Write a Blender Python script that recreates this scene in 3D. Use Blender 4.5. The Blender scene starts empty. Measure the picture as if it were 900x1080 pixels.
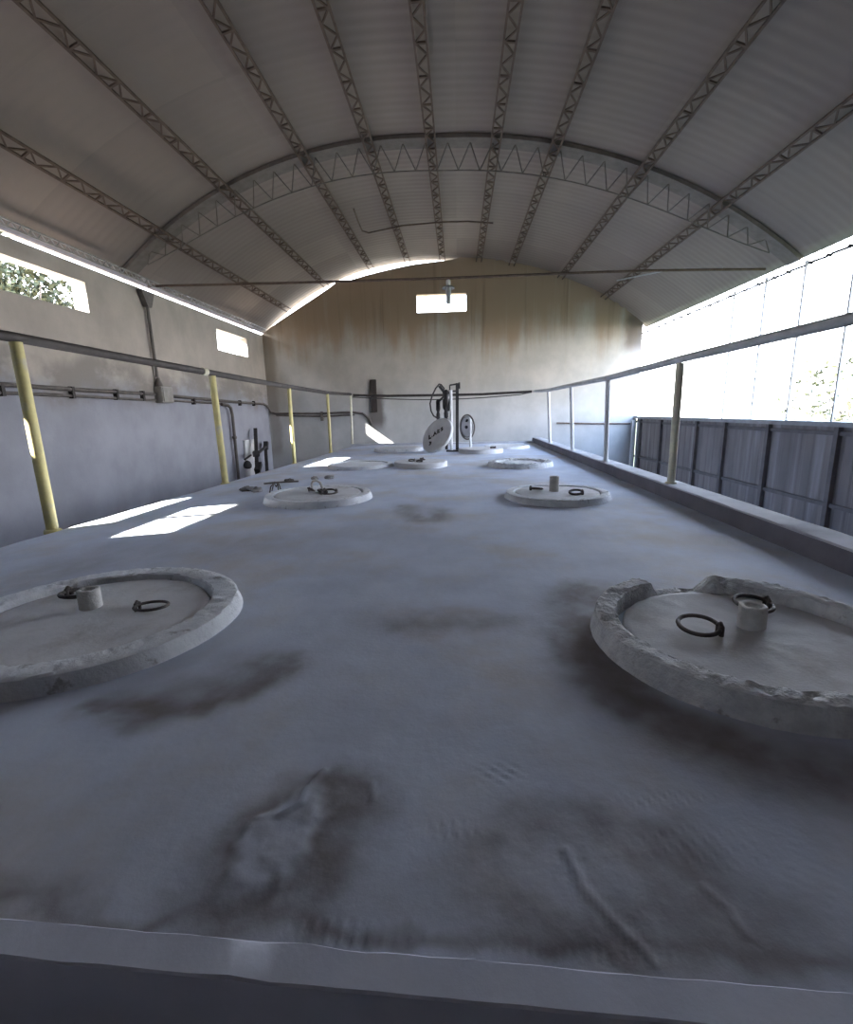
import bpy, math, random
import numpy as np
from mathutils import Vector, Matrix, noise
random.seed(7); rng = np.random.default_rng(7)
sc = bpy.context.scene
COL = sc.collection
PI = math.pi

# ------------------------------------------------------------------ helpers
class MB:
    """collects geometry (world coordinates) for ONE mesh object"""
    def __init__(s): s.v = []; s.f = []; s.sm = []
    def add(s, vs, fs, smooth=False):
        o = len(s.v); s.v += [tuple(map(float, p)) for p in vs]
        for f in fs: s.f.append([i + o for i in f]); s.sm.append(smooth)
    def box(s, lo, hi):
        x0, y0, z0 = lo; x1, y1, z1 = hi
        s.add([(x0,y0,z0),(x1,y0,z0),(x1,y1,z0),(x0,y1,z0),(x0,y0,z1),(x1,y0,z1),(x1,y1,z1),(x0,y1,z1)],
              [(0,3,2,1),(4,5,6,7),(0,1,5,4),(1,2,6,5),(2,3,7,6),(3,0,4,7)])
    def bar(s, p, q, w, h=None, up=(0,0,1)):
        h = h or w; p = Vector(p); q = Vector(q); d = (q-p).normalized(); up = Vector(up)
        if abs(d.dot(up)) > .98: up = Vector((0,1,0))
        a = d.cross(up).normalized(); b = a.cross(d).normalized()
        vs = [c + a*w/2*i + b*h/2*j for c in (p, q) for i, j in ((-1,-1),(1,-1),(1,1),(-1,1))]
        s.add(vs, [(0,1,2,3),(7,6,5,4),(0,4,5,1),(1,5,6,2),(2,6,7,3),(3,7,4,0)])
    def tube(s, pts, r, n=10, closed=False, caps=True):
        pts = [Vector(p) for p in pts]; m = len(pts)
        rs = r if isinstance(r, (list, tuple)) else [r]*m
        nrm = None; vs = []
        for i, p in enumerate(pts):
            if closed: t = (pts[(i+1) % m] - pts[i-1]).normalized()
            else: t = (pts[min(i+1, m-1)] - pts[max(i-1, 0)]).normalized()
            if nrm is None:
                a = Vector((0,0,1)) if abs(t.z) < .9 else Vector((0,1,0))
                nrm = t.cross(a).normalized()
            nrm = (nrm - t*nrm.dot(t)).normalized(); b = t.cross(nrm)
            for k in range(n):
                a = 2*PI*k/n; vs.append(p + (nrm*math.cos(a) + b*math.sin(a))*rs[i])
        fs = []
        for i in range(m if closed else m-1):
            j = (i+1) % m
            for k in range(n):
                l = (k+1) % n; fs.append((i*n+k, i*n+l, j*n+l, j*n+k))
        s.add(vs, fs, True)
        if caps and not closed:
            s.add(vs[:n], [tuple(range(n))[::-1]]); s.add(vs[-n:], [tuple(range(n))])
    def lathe(s, prof, c, n=64, fn=None, smooth=True):
        """prof: list of (r, z); fn(angle, j, r, z) -> (r, z) perturbs it"""
        m = len(prof); vs = []
        for k in range(n):
            a = 2*PI*k/n
            for j, (r, z) in enumerate(prof):
                if fn: r, z = fn(a, j, r, z)
                vs.append((c[0] + r*math.cos(a), c[1] + r*math.sin(a), c[2] + z))
        fs = []
        for k in range(n):
            l = (k+1) % n
            for j in range(m-1):
                fs.append((k*m+j, l*m+j, l*m+j+1, k*m+j+1))
        s.add(vs, fs, smooth)
    def build(s, name, mat, parent=None, at=None, bevel=0):
        me = bpy.data.meshes.new(name)
        V = np.array(s.v)
        if parent is not None:
            w = parent
            off = Vector((0,0,0))
            while w is not None: off += w.location; w = w.parent
        else:
            off = Vector(at) if at is not None else Vector(((V[:,0].min()+V[:,0].max())/2, (V[:,1].min()+V[:,1].max())/2, V[:,2].min()))
        V = V - np.array(off)
        me.from_pydata(V.tolist(), [], s.f)
        me.polygons.foreach_set('use_smooth', s.sm)
        me.update()
        o = bpy.data.objects.new(name, me); COL.objects.link(o)
        me.materials.append(mat)
        if parent is not None: o.parent = parent
        else: o.location = off
        if bevel:
            b = o.modifiers.new('bevel', 'BEVEL'); b.width = bevel; b.segments = 2; b.limit_method = 'ANGLE'
        return o

def tag(o, label, cat, group=None):
    o['label'] = label; o['category'] = cat
    if group: o['group'] = group
    return o
def thing(name, label, cat, loc, group=None):
    o = bpy.data.objects.new(name, None); COL.objects.link(o); o.location = loc
    o.empty_display_size = .1
    return tag(o, label, cat, group)
def struct(o): o['kind'] = 'structure'; return o
def copy_tree(o, parent=None):
    c = o.copy(); COL.objects.link(c); c.parent = parent
    for ch in o.children: copy_tree(ch, c)
    return c

# ------------------------------------------------------------------ materials
def mat(name, c1, c2=None, scale=3., stretch=(1,1,1), dirt=None, dscale=1.2, dlo=.5, dhi=.65, damt=.6, dstretch=(1,1,1),
        rough=.85, metal=0., bump=.15, bscale=40., streak=None, samt=.4, sscale=4.):
    m = bpy.data.materials.new(name); m.use_nodes = True
    nt = m.node_tree; N = nt.nodes; L = nt.links
    bs = N['Principled BSDF']; tc = N.new('ShaderNodeTexCoord')
    def noise_(sc_, st, det=6.):
        mp = N.new('ShaderNodeMapping'); mp.inputs['Scale'].default_value = st
        L.new(tc.outputs['Object'], mp.inputs['Vector'])
        n = N.new('ShaderNodeTexNoise'); n.inputs['Scale'].default_value = sc_; n.inputs['Detail'].default_value = det
        n.inputs['Roughness'].default_value = .6
        L.new(mp.outputs['Vector'], n.inputs['Vector']); return n.outputs['Fac']
    def mapr(fac, lo, hi, a=0., b=1.):
        r = N.new('ShaderNodeMapRange'); r.interpolation_type = 'SMOOTHSTEP'
        r.inputs['From Min'].default_value = lo; r.inputs['From Max'].default_value = hi
        r.inputs['To Min'].default_value = a; r.inputs['To Max'].default_value = b
        L.new(fac, r.inputs['Value']); return r.outputs['Result']
    def mix(fac, a, b):
        x = N.new('ShaderNodeMix'); x.data_type = 'RGBA'
        L.new(fac, x.inputs[0])
        for v, i in ((a, 6), (b, 7)):
            if isinstance(v, tuple): x.inputs[i].default_value = (*v, 1)
            else: L.new(v, x.inputs[i])
        return x.outputs[2]
    c2 = c2 or tuple(v*.75 for v in c1)
    col = mix(mapr(noise_(scale, stretch), .3, .7), c2, c1)
    if dirt: col = mix(mapr(noise_(dscale, dstretch), dlo, dhi, 0, damt), col, dirt)
    if streak: col = mix(mapr(noise_(sscale, (1.6,1.6,.07)), .5, .72, 0, samt), col, streak)
    m['_h'] = 0
    L.new(col, bs.inputs['Base Color'])
    bs.inputs['Roughness'].default_value = rough; bs.inputs['Metallic'].default_value = metal
    if bump:
        b = N.new('ShaderNodeBump'); b.inputs['Strength'].default_value = bump; b.inputs['Distance'].default_value = .02
        L.new(noise_(bscale, (1,1,1), 8.), b.inputs['Height']); L.new(b.outputs['Normal'], bs.inputs['Normal'])
    m.node_tree['x'] = 0
    return m, nt, bs, tc, col, mix, mapr, noise_
def M(*a, **k): return mat(*a, **k)[0]

CONC = (.44,.45,.48)
m_rim   = M('rim_concrete', (.80,.815,.83), (.64,.66,.69), 9, dirt=(.26,.24,.23), dscale=16, dlo=.60, dhi=.70, damt=.75, bump=.25, bscale=70)
m_rimw  = M('crumbled_white_concrete', (.80,.81,.81), (.60,.61,.63), 22, dirt=(.28,.26,.25), dscale=20, dlo=.58, dhi=.70, damt=.7, bump=.5, bscale=60)
m_lid   = M('lid_concrete', (.70,.70,.705), (.59,.59,.60), 5, dirt=(.33,.30,.275), dscale=3.5, dlo=.52, dhi=.72, damt=.6, bump=.10, bscale=90)
m_curb  = M('curb_concrete', (.48,.49,.53), (.38,.39,.43), 6, bump=.08)
m_lower = M('lower_floor_concrete', (.22,.22,.23), (.14,.14,.15), 2)
m_pvc   = M('stub_pipe_plaster', (.66,.64,.61), (.50,.49,.47), 20, dirt=(.25,.22,.2), dscale=25, dlo=.6, dhi=.7, bump=.3)
m_ring  = M('rusty_ring_steel', (.12,.10,.09), (.06,.05,.05), 30, rough=.6, metal=.4, bump=.3)
m_rust  = M('brown_lattice_steel', (.165,.112,.085), (.105,.070,.055), 12, rough=.8, metal=.2)
m_chord = M('grey_brown_arch_steel', (.22,.185,.165), (.165,.138,.122), 8, rough=.8, metal=.2)
m_rail  = M('dark_rail_pipe', (.065,.054,.05), (.04,.034,.032), 9, rough=.6, metal=.3)
m_yel   = M('yellow_post_paint', (.64,.56,.24), (.52,.46,.22), 10, dirt=(.45,.42,.36), dscale=6, dlo=.55, dhi=.7, damt=.7, rough=.6)
m_cream = M('faded_cream_post_paint', (.72,.69,.50), (.62,.59,.46), 10, dirt=(.45,.43,.4), dscale=7, rough=.6)
m_wpost = M('grey_white_post_paint', (.72,.72,.72), (.6,.6,.6), 10, rough=.6)
m_glare_rail  = M('glare_lightened_rail_pipe', (.50,.51,.53), (.38,.385,.40), 9, rough=.5, metal=.3)  # right rail pipe, lightened in colour to stand for the bay's glare
m_lip   = M('front_lip_concrete', (.62,.645,.74), (.52,.545,.63), 4, bump=.05)
m_face  = M('shade_toned_curb_face', (.185,.175,.195), (.14,.13,.15), 5, bump=.05)  # curb side turned from the bay, its shade put into the colour
m_cond  = M('grey_conduit', (.15,.13,.115), (.10,.088,.08), 10, rough=.6)
m_jbox  = M('junction_box_plastic', (.36,.34,.31), (.27,.25,.23), 8, rough=.6)
m_dark  = M('dark_machine_steel', (.055,.052,.055), (.03,.03,.03), 20, rough=.55, metal=.3)
m_white = M('white_paint', (.74,.74,.74), (.6,.6,.6), 8, rough=.6)
m_lamp  = M('lamp_grey', (.28,.29,.29), (.2,.2,.2), 10, rough=.4)
m_glass = M('lamp_tube_white', (.42,.44,.43), (.36,.37,.37), 10, rough=.3)
m_cable = M('black_cable', (.05,.045,.045), (.035,.03,.03), 10, rough=.6)
m_pale  = M('pale_cable', (.5,.48,.5), (.4,.4,.4), 10, rough=.6)
m_stone = M('broken_concrete', (.5,.49,.47), (.3,.29,.28), 15, bump=.6)
m_dstone= M('dark_rubble', (.16,.15,.145), (.09,.085,.08), 15, bump=.6)
m_soot  = M('sooty_duct', (.05,.038,.033), (.03,.024,.022), 9, stretch=(1,1,.2))
m_panel = M('dark_sheet_panel', (.23,.20,.185), (.165,.142,.132), 3, stretch=(1,1,.3), streak=(.44,.42,.42), samt=.5, sscale=3., rough=.7, bump=.1)
m_frame = M('dark_panel_frame', (.15,.13,.122), (.11,.095,.09), 8, rough=.7)
m_mull  = M('grey_mullion', (.36,.35,.34), (.28,.27,.26), 8, rough=.6)
m_mark  = M('dark_paint_mark', (.07,.06,.055), (.05,.045,.04), 10, bump=0)
m_leaf  = M('olive_leaf', (.07,.072,.03), (.03,.034,.015), 1.5, rough=1., bump=0)
m_leaf2 = M('pale_leaf', (.050,.052,.030), (.034,.038,.018), 1.5, rough=.6, bump=0)
m_bark  = M('bark', (.13,.10,.075), (.07,.055,.04), 8, bump=.5)
m_ground= M('dry_ground', (.42,.36,.27), (.28,.25,.18), .8, dirt=(.16,.18,.07), dscale=.5, damt=.6)
m_dark_ground = M('dark_unseen_ground', (.07,.085,.03), (.04,.05,.02), 1.2)
m_front = M('front_wall_plaster', (.40,.39,.39), (.30,.29,.29), 1.5)

# left wall: bluish grey float below, warm grey-brown plaster above, dark damp patches along the joint
def wall_mat(name, low, high, damp, zj, zw, damt, brown=None, bz=None):
    m, nt, bs, tc, col, mix, mapr, noise_ = mat(name, (.5,.5,.5), None, 1.0, bump=.10, bscale=35)
    N, L = nt.nodes, nt.links
    g = N.new('ShaderNodeNewGeometry'); sp = N.new('ShaderNodeSeparateXYZ'); L.new(g.outputs['Position'], sp.inputs[0])
    def math_(op, a, b):
        n = N.new('ShaderNodeMath'); n.operation = op
        for i, v in enumerate((a, b)):
            if isinstance(v, (int, float)): n.inputs[i].default_value = v
            else: L.new(v, n.inputs[i])
        return n.outputs[0]
    wob = math_('MULTIPLY', math_('SUBTRACT', noise_(.9, (1,1,.6)), .5), .9)
    z = math_('ADD', sp.outputs['Z'], wob)
    tone = mapr(noise_(1.6, (1,1,.8), 8.), .3, .7)
    lowc = mix(tone, tuple(v*.86 for v in low), tuple(v*1.08 for v in low))
    highc = mix(tone, tuple(v*.84 for v in high), tuple(v*1.08 for v in high))
    c = mix(mapr(z, zj-zw, zj+zw), lowc, highc)
    band = math_('MULTIPLY', mapr(z, zj-.35, zj-.02), mapr(z, zj+.12, zj+.36, 1, 0))
    c = mix(math_('MULTIPLY', band, mapr(noise_(1.3, (1,1,1.4)), .36, .54, 0, damt)), c, damp)
    if brown:
        st = noise_(2.6, (1,1,.10), 7.)
        zz = math_('ADD', math_('ADD', sp.outputs['Z'], math_('MULTIPLY', math_('SUBTRACT', st, .5), 1.9)), math_('MULTIPLY', math_('SUBTRACT', noise_(.55,(1,1,1)), .5), 1.6))
        c = mix(math_('MULTIPLY', mapr(zz, bz, bz+.9), .9), c, brown)
        c = mix(math_('MULTIPLY', mapr(noise_(3.4, (1.6,1,.06)), .55, .72), math_('MULTIPLY', mapr(zz, bz-.2, bz+.9), .6)), c, tuple(v*.55 for v in brown))
        c = mix(math_('MULTIPLY', mapr(noise_(5., (1.5,1,.05)), .56, .7), math_('MULTIPLY', mapr(sp.outputs['Z'], .3, 2.2), .35)), c, (.46,.40,.32))
        def dull(cx, hw, zlo, zhi):
            ax = math_('ABSOLUTE', math_('ADD', sp.outputs['X'], -cx), 0.)
            ax = math_('ADD', ax, math_('MULTIPLY', math_('SUBTRACT', noise_(5., (1,1,.5)), .5), .22))
            return math_('MULTIPLY', mapr(ax, hw*.5, hw*1.5, 1, 0), math_('MULTIPLY', mapr(sp.outputs['Z'], zlo, zlo+.35), mapr(sp.outputs['Z'], zhi-.35, zhi, 1, 0)))
        c = mix(math_('MULTIPLY', dull(-1.93, .19, .12, 1.3), .8), c, (.10,.08,.07))  # sooty stain below the duct
        c = mix(math_('MULTIPLY', dull(4.0, .26, 1.75, 2.9), .8), c, (.11,.085,.07))  # darker patch at the upper right corner
        c = mix(math_('MULTIPLY', dull(-4.42, .14, -.5, 2.9), .5), c, (.20,.165,.13))  # darker strip along the left corner
    L.new(c, bs.inputs['Base Color']); bs.inputs['Roughness'].default_value = .9
    return m
m_wl = wall_mat('left_wall_plaster', (.345,.35,.395), (.47,.415,.365), (.25,.225,.205), 1.12, .16, .9)
m_wb = wall_mat('back_wall_plaster', (.46,.46,.455), (.47,.43,.38), (.38,.355,.32), 1.0, .5, .3, brown=(.36,.25,.165), bz=1.85)

# roof sheets: tone changes from sheet to sheet
m_roof, nt, bs, tc, col, mix, mapr, noise_ = mat('roof_sheet', (.29,.228,.196), (.24,.19,.166), .7, rough=.75, bump=.05, bscale=20)
N, L = nt.nodes, nt.links
sp = N.new('ShaderNodeSeparateXYZ'); L.new(tc.outputs['Object'], sp.inputs[0])
def rmath(op, a, b=0.):
    n = N.new('ShaderNodeMath'); n.operation = op
    for i, v in enumerate((a, b)):
        if isinstance(v, (int, float)): n.inputs[i].default_value = v
        else: L.new(v, n.inputs[i])
    return n.outputs[0]
wn = N.new('ShaderNodeTexWhiteNoise'); wn.noise_dimensions = '2D'
cb = N.new('ShaderNodeCombineXYZ'); L.new(rmath('FLOOR', rmath('DIVIDE', sp.outputs['Y'], 1.04)), cb.inputs[0]); L.new(rmath('FLOOR', rmath('DIVIDE', sp.outputs['X'], 2.2)), cb.inputs[1])
L.new(cb.outputs[0], wn.inputs['Vector'])
col2 = mix(rmath('MULTIPLY', wn.outputs['Value'], .65), col, (.205,.162,.145))
lap = rmath('LESS_THAN', rmath('FRACT', rmath('DIVIDE', sp.outputs['Y'], 1.04)), .03)
col2 = mix(rmath('MULTIPLY', lap, .15), col2, (.17,.145,.13))
L.new(col2, bs.inputs['Base Color'])

# ------------------------------------------------------------------ shell dimensions (metres; z = 0 is the tank top)
XL, XR, YB, YF, ZG = -4.55, 4.1, 11.6, -3.5, -1.2
XC, R0, ZC = -.2, 7.153, -3.173
def bump_r(th):                       # the old roof bulges a little on its left half
    t = math.degrees(th)
    return .118*math.sin(PI*min(1., -t/42.)) if t < 0 else 0.
def roof_pt(th, dr=0.):
    r = R0 + bump_r(th) - dr
    return XC + r*math.sin(th), ZC + r*math.cos(th)
def roof_th(x, dr=0.):
    th = math.asin((x-XC)/R0)
    for _ in range(12): th += (x - roof_pt(th, dr)[0])/(R0*math.cos(th))
    return th
TH0, TH1 = roof_th(-4.58), roof_th(4.27)

# ceiling: corrugated curved sheets
n_th, per = 64, .13
ys = np.arange(YF, YB+.22, per/6)
mb = MB(); vs = []
for y in ys:
    a = .0022*math.sin(2*PI*y/per)
    for i in range(n_th+1):
        th = TH0 + (TH1-TH0)*i/n_th
        x, z = roof_pt(th, a); vs.append((x, y, z))
w = n_th+1
mb.add(vs, [(j*w+i, j*w+i+1, (j+1)*w+i+1, (j+1)*w+i) for j in range(len(ys)-1) for i in range(n_th)], True)
o = struct(mb.build('ceiling', m_roof, at=(0,0,0)))
so = o.modifiers.new('thick', 'SOLIDIFY'); so.thickness = .008; so.offset = 1

# walls with openings: cells of a grid, faces only where solid meets air
def wall_cells(mb, us, rows, holes, p0, p1, axis):
    """us: positions along the wall; rows[i]: heights at us[i]; cell (i,j) is open when its centre lies in a hole"""
    nu, nr = len(us), len(rows[0])
    P = lambda i, j, k: ((p0, p1)[k], us[i], rows[i][j]) if axis == 'x' else (us[i], (p0, p1)[k], rows[i][j])
    def solid(i, j):
        if i < 0 or j < 0 or i >= nu-1 or j >= nr-1: return False
        uc = (us[i]+us[i+1])/2; zc = (rows[i][j]+rows[i][j+1]+rows[i+1][j]+rows[i+1][j+1])/4
        return not any(a < uc < b and c < zc < d for a, b, c, d in holes)
    def q(*pts): mb.add(pts, [(0,1,2,3)])
    for i in range(nu-1):
        for j in range(nr-1):
            if not solid(i, j): continue
            for k in (0, 1): q(P(i,j,k), P(i+1,j,k), P(i+1,j+1,k), P(i,j+1,k))
            if not solid(i-1, j): q(P(i,j,0), P(i,j,1), P(i,j+1,1), P(i,j+1,0))
            if not solid(i+1, j): q(P(i+1,j,0), P(i+1,j,1), P(i+1,j+1,1), P(i+1,j+1,0))
            if not solid(i, j-1): q(P(i,j,0), P(i+1,j,0), P(i+1,j,1), P(i,j,1))
            if not solid(i, j+1): q(P(i,j+1,0), P(i+1,j+1,0), P(i+1,j+1,1), P(i,j+1,1))

T = .18
holes_l = [(4.88,6.075,1.93,2.285), (9.36,10.7,1.885,2.27), (1.42,2.33,1.93,2.26), (1.96,2.95,1.5,1.83)]  # last opening added out of view to cast a second sun patch
ul = sorted({YF-.2, YB+T} | {v for h in holes_l for v in h[:2]} | {0., 3.5, 7.5, 8.5})
zl = sorted({ZG, 2.472} | {v for h in holes_l for v in h[2:]})
mb = MB(); wall_cells(mb, ul, [zl]*len(ul), holes_l, XL-T, XL, 'x')
struct(mb.build('wall_left', m_wl, at=(XL,0,0)))

holes_b = [(-.915,.21,2.852,3.233)]
gap = [(-4.56,.06),(-4.3,.10),(-3.98,.15),(-3.3,.175),(-2.9,.13),(-2.70,.075),(-2.62,.075),(-2.5,.15),(-2.0,.165),(-1.5,.16),(-1.1,.135),(-.5,.09),(-.1,.045),(.05,.012),(.10,-.05),(.85,-.05),(.86,.02),(.92,.02),(.93,-.05),
       (1.05,-.05),(1.06,.022),(1.28,.03),(1.29,-.05),(1.45,-.05),(1.46,.012),(1.52,.012),(1.53,-.05),(3.35,-.05),(3.36,.03),(3.5,.03),(3.51,-.05),(3.57,-.05),(3.58,.03),(3.68,.035),(3.69,-.05),(3.74,-.05),(3.75,.035),(3.98,.04),(4.1,.05)]
gx = [g[0] for g in gap]; gv = [g[1] for g in gap]
ub = sorted(set(gx) | {XL-T, -.915, .21, XR+.02})
kinks = [-4.3,-3.98,-3.3,-2.9,-2.0,-1.1,-.5,-.1]
mb = MB(); rows = []
for x in ub:
    xx = min(max(x, -4.56), 4.1)
    rows.append([ZG, 1.0, 2.0, min(2.852, roof_pt(roof_th(xx))[1]-np.interp(xx, gx, gv)-.02), 0, 0])
    top = roof_pt(roof_th(xx))[1] - float(np.interp(xx, gx, gv))
    r = rows[-1]; r[3] = min(2.852, top-.02*3); r[4] = min(3.233, top-.02*2); r[5] = top
wall_cells(mb, ub, rows, holes_b, YB, YB+T, 'y')
struct(mb.build('wall_back', m_wb, at=(0,YB,0)))

mb = MB(); mb.box((XL-T, YF-.2, ZG), (XR+.1, YF, 3.95))
struct(mb.build('wall_front', m_front))

# right side: sheet panelling below, open bright bay above; unseen wall added beside the camera to darken the near floor
RY0 = 4.5
mb = MB()
pts = []
y = RY0
while y < YB:                                            # shallow trapezoid ribs
    for dy, dx in ((0,0),(.11,0),(.13,.008),(.17,.008),(.19,0)): pts.append((y+dy, dx))
    y += .20
pts = [p for p in pts if p[0] < YB-.02]
vs = []; fs = []
for yy, dx in pts: vs += [(XR-.0+dx, yy, ZG), (XR+dx, yy, .40)]
for i in range(len(pts)-1): fs.append((2*i, 2*i+2, 2*i+3, 2*i+1))
mb.add(vs, fs)
mb.box((XR+.03, RY0, ZG), (XR+.06, YB, .40))
wr = struct(mb.build('wall_right', m_panel, at=(XR,RY0,ZG)))
for yy in (11.2, 10.1, 8.62, 7.73, 6.68, 5.5):
    b = MB(); b.box((XR-.05, yy-.03, ZG), (XR-.002, yy+.03, .40)); b.build('panel_post', m_frame, wr)
for zz in (.33, -.45):
    b = MB(); b.box((XR-.03, RY0, zz-.022), (XR-.001, YB-.05, zz+.022)); b.build('panel_rail', m_frame, wr)
mb = MB(); mb.box((XR-.02, YF, ZG), (XR+.16, RY0, 2.44))
struct(mb.build('added_shade_wall', m_front))

wn_ = MB(); wn_.box((XR-.05, RY0, .40), (XR+.09, YB, .455))
win = struct(wn_.build('window_1', m_mull, at=(XR, RY0, .40)))
for yy in (4.9, 5.65, 6.4, 7.15, 7.9):
    b = MB(); b.box((XR-.010, yy-.011, .45), (XR+.012, yy+.011, 2.30)); b.build('mullion', m_mull, win)

# corner post pair at the far end of the panelling
mb = MB(); mb.box((XR-.12, 11.42, ZG), (XR-.06, 11.5, .36)); struct(mb.build('trim_1', m_white))
mb = MB(); mb.box((XR-.055, 11.3, ZG), (XR-.025, 11.36, .34)); struct(mb.build('trim_2', m_white))

# ------------------------------------------------------------------ floor: the tank top
def vnoise(x, y, s, seed=0):
    x = x*s; y = y*s; xi = np.floor(x).astype(int); yi = np.floor(y).astype(int); fx = x-xi; fy = y-yi
    fx = fx*fx*(3-2*fx); fy = fy*fy*(3-2*fy)
    def h(a, b):
        n = (a*374761393 + b*668265263 + seed*974711) & 0x7fffffff
        n = ((n ^ (n >> 13))*1274126177) & 0x7fffffff
        return ((n ^ (n >> 16)) & 0xffff)/65535.
    return (h(xi,yi)*(1-fx)+h(xi+1,yi)*fx)*(1-fy) + (h(xi,yi+1)*(1-fx)+h(xi+1,yi+1)*fx)*fy
def fbm(x, y, s, o=4, seed=0):
    t = 0; a = .5; q = 0
    for k in range(o): t = t + a*vnoise(x, y, s*2**k, seed+k); q += a; a *= .55
    return t/q
def pdist(X, Y, line):
    d = np.full(X.shape, 9.)
    for (ax, ay), (bx, by) in zip(line[:-1], line[1:]):
        vx, vy = bx-ax, by-ay; t = np.clip(((X-ax)*vx+(Y-ay)*vy)/(vx*vx+vy*vy+1e-12), 0, 1)
        d = np.minimum(d, np.hypot(X-ax-t*vx, Y-ay-t*vy))
    return d
XE0, XE1 = -2.55, -2.22           # left edge at the near end / at the far end
SX1, SY0, SY1 = 1.67, .44, 10.1
xu = np.concatenate([np.arange(-2.55,-.6,.02), np.arange(-.6,.75,.006), np.arange(.75,1.67,.02), [1.67]]); u = (xu+2.55)/4.22
yv = np.concatenate([np.arange(SY0, .92, .005), np.arange(.92, 2., .018), np.arange(2., SY1, .06), [SY1]])
U, Yg = np.meshgrid(u, yv)
front = lambda x: .4505-.031*x
xe = np.interp(yv, [2.4, 10.1], [XE0, XE1])[:, None]
Xg = xe + (SX1 - xe)*U
Yg = Yg + (front(Xg)-SY0)*np.clip((1.1-Yg)/(1.1-SY0), 0, 1)
edge = Xg - xe
Z = (fbm(Xg, Yg, 2.2, 4)-.5)*.010
Z -= .035*np.clip((.55-edge)/.55, 0, 1)**1.6 + .05*np.clip((.06-edge)/.06, 0, 1)**2
near = np.clip((1.1-Yg)/.3, 0, 1)
wx = (fbm(Xg, Yg, 7, 3, 5)-.5)*.09 + (fbm(Xg, Yg, 26, 3, 6)-.5)*.03
wy = (fbm(Xg, Yg, 7, 3, 9)-.5)*.09 + (fbm(Xg, Yg, 26, 3, 12)-.5)*.03
Xw, Yw = Xg+wx, Yg+wy
fine = fbm(Xg, Yg, 22, 5, 41); broad = fbm(Xg, Yg, 6, 4, 43)
def ridge(line, w, h):
    global Z
    d = pdist(Xg+wx*.15, Yg+wy*.15, line); Z = Z + h*np.exp(-(d/w)**2)*(.5+fine)
ridge([(-.250,.765),(-.262,.725),(-.270,.700),(-.269,.682),(-.295,.652)], .0045, .008)
ridge([(.158,.616),(.171,.554),(.199,.511),(.229,.466)], .0055, .0022)
ridge([(.332,.568),(.353,.537),(.355,.507)], .005, .0016)
ridge([(-.16,.74),(-.15,.70)], .004, .003)
def blob(cx, cy, rx, ry, rot=0., soft=.25, warp=1.):
    c, s_ = math.cos(rot), math.sin(rot); dx, dy = Xg+wx*warp-cx, Yg+wy*warp-cy
    q = np.hypot((dx*c+dy*s_)/rx, (-dx*s_+dy*c)/ry); t_ = np.clip((1+soft-q)/soft/2, 0, 1)
    return t_*t_*(3-2*t_)
skin = blob(-.275, .60, .052, .105, -.35, .25)            # a thin skin of mortar left of centre
Z += .005*skin*(.5+fine)
Z += .003*blob(.14, .56, .10, .08, 0, .5)
def rip(cx, cy, rx, ry, ang, per_, h):                    # comb-like trowel and sole prints
    global Z
    c, s_ = math.cos(ang), math.sin(ang)
    a = blob(cx, cy, rx, ry, 0, .5, .5)
    p = np.sin(2*PI*((Xg*c+Yg*s_)/per_)) * (0.5+.5*np.sin(2*PI*((-Xg*s_+Yg*c)/(per_*1.4))))
    Z = Z + a*h*p*np.clip(broad*2-.4, 0, 1)
rip(-.012,.642,.05,.022,.2,.017,.0030); rip(.35,.715,.08,.018,.35,.016,.0020); rip(.37,.63,.11,.035,.3,.017,.0017)
rip(-.12,.484,.08,.018,.1,.018,.0028); rip(.19,.470,.17,.010,.0,.014,.0022); rip(.07,.77,.04,.03,.9,.018,.0028); rip(.5,.6,.05,.08,.9,.017,.0015)
Z += (fine-.5)*.0016
stain_shade = np.zeros_like(Z)
def over(v):
    global stain_shade
    v = np.clip(v, 0, 1); stain_shade = stain_shade + v*(1-stain_shade)
def st_line(line, w, a):
    d = pdist(Xw, Yw, line); over(a*np.exp(-(d/w)**2)*(.45+.75*fine)*(.6+.7*broad))
def st_blob(*b, a=.5): over(a*blob(*b)*(.35+.75*fine)*(.55+.8*broad))
def clear(*b, a=.6):
    global stain_shade
    stain_shade = stain_shade*(1-a*blob(*b))
# crescent below the left lid
st_blob(-.60, 1.075, .19, .125, .55, .55, a=.70)
clear(-.68, 1.13, .12, .06, .5, .7, a=.4)
st_line([(-.83,.955),(-.69,.925),(-.56,.955),(-.48,1.06),(-.455,1.19)], .040, 1.0)
st_line([(-1.35,.86),(-1.05,.90)], .05, .5)
# middle of the tank
st_blob(-.03, 1.43, .24, .085, .05, .8, a=.6); st_line([(-.20,1.38),(-.05,1.37),(.16,1.41)], .035, .35)
st_line([(-.385,3.32),(-.31,3.0),(-.24,2.86),(-.12,2.88),(-.09,3.18)], .075, .75); st_blob(-.23, 3.1, .15, .25, 0, .6, a=.3)
# damp dirt and painted shade on the dim side of the right collar
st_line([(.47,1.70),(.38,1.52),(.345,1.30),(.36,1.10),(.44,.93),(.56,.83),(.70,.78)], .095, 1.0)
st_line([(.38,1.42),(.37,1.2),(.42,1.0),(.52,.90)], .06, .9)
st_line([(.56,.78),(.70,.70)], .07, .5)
# mortar skin patch
st_blob(-.255, .60, .115, .165, -.35, .45, a=.95)
st_line([(-.20,.745),(-.165,.66),(-.175,.58),(-.22,.53)], .035, .65); st_line([(-.235,.74),(-.19,.735)], .025, .8)
stain_shade = stain_shade*(1-.72*skin)
st_line([(-.262,.53),(-.27,.50)], .014, .8)
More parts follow.
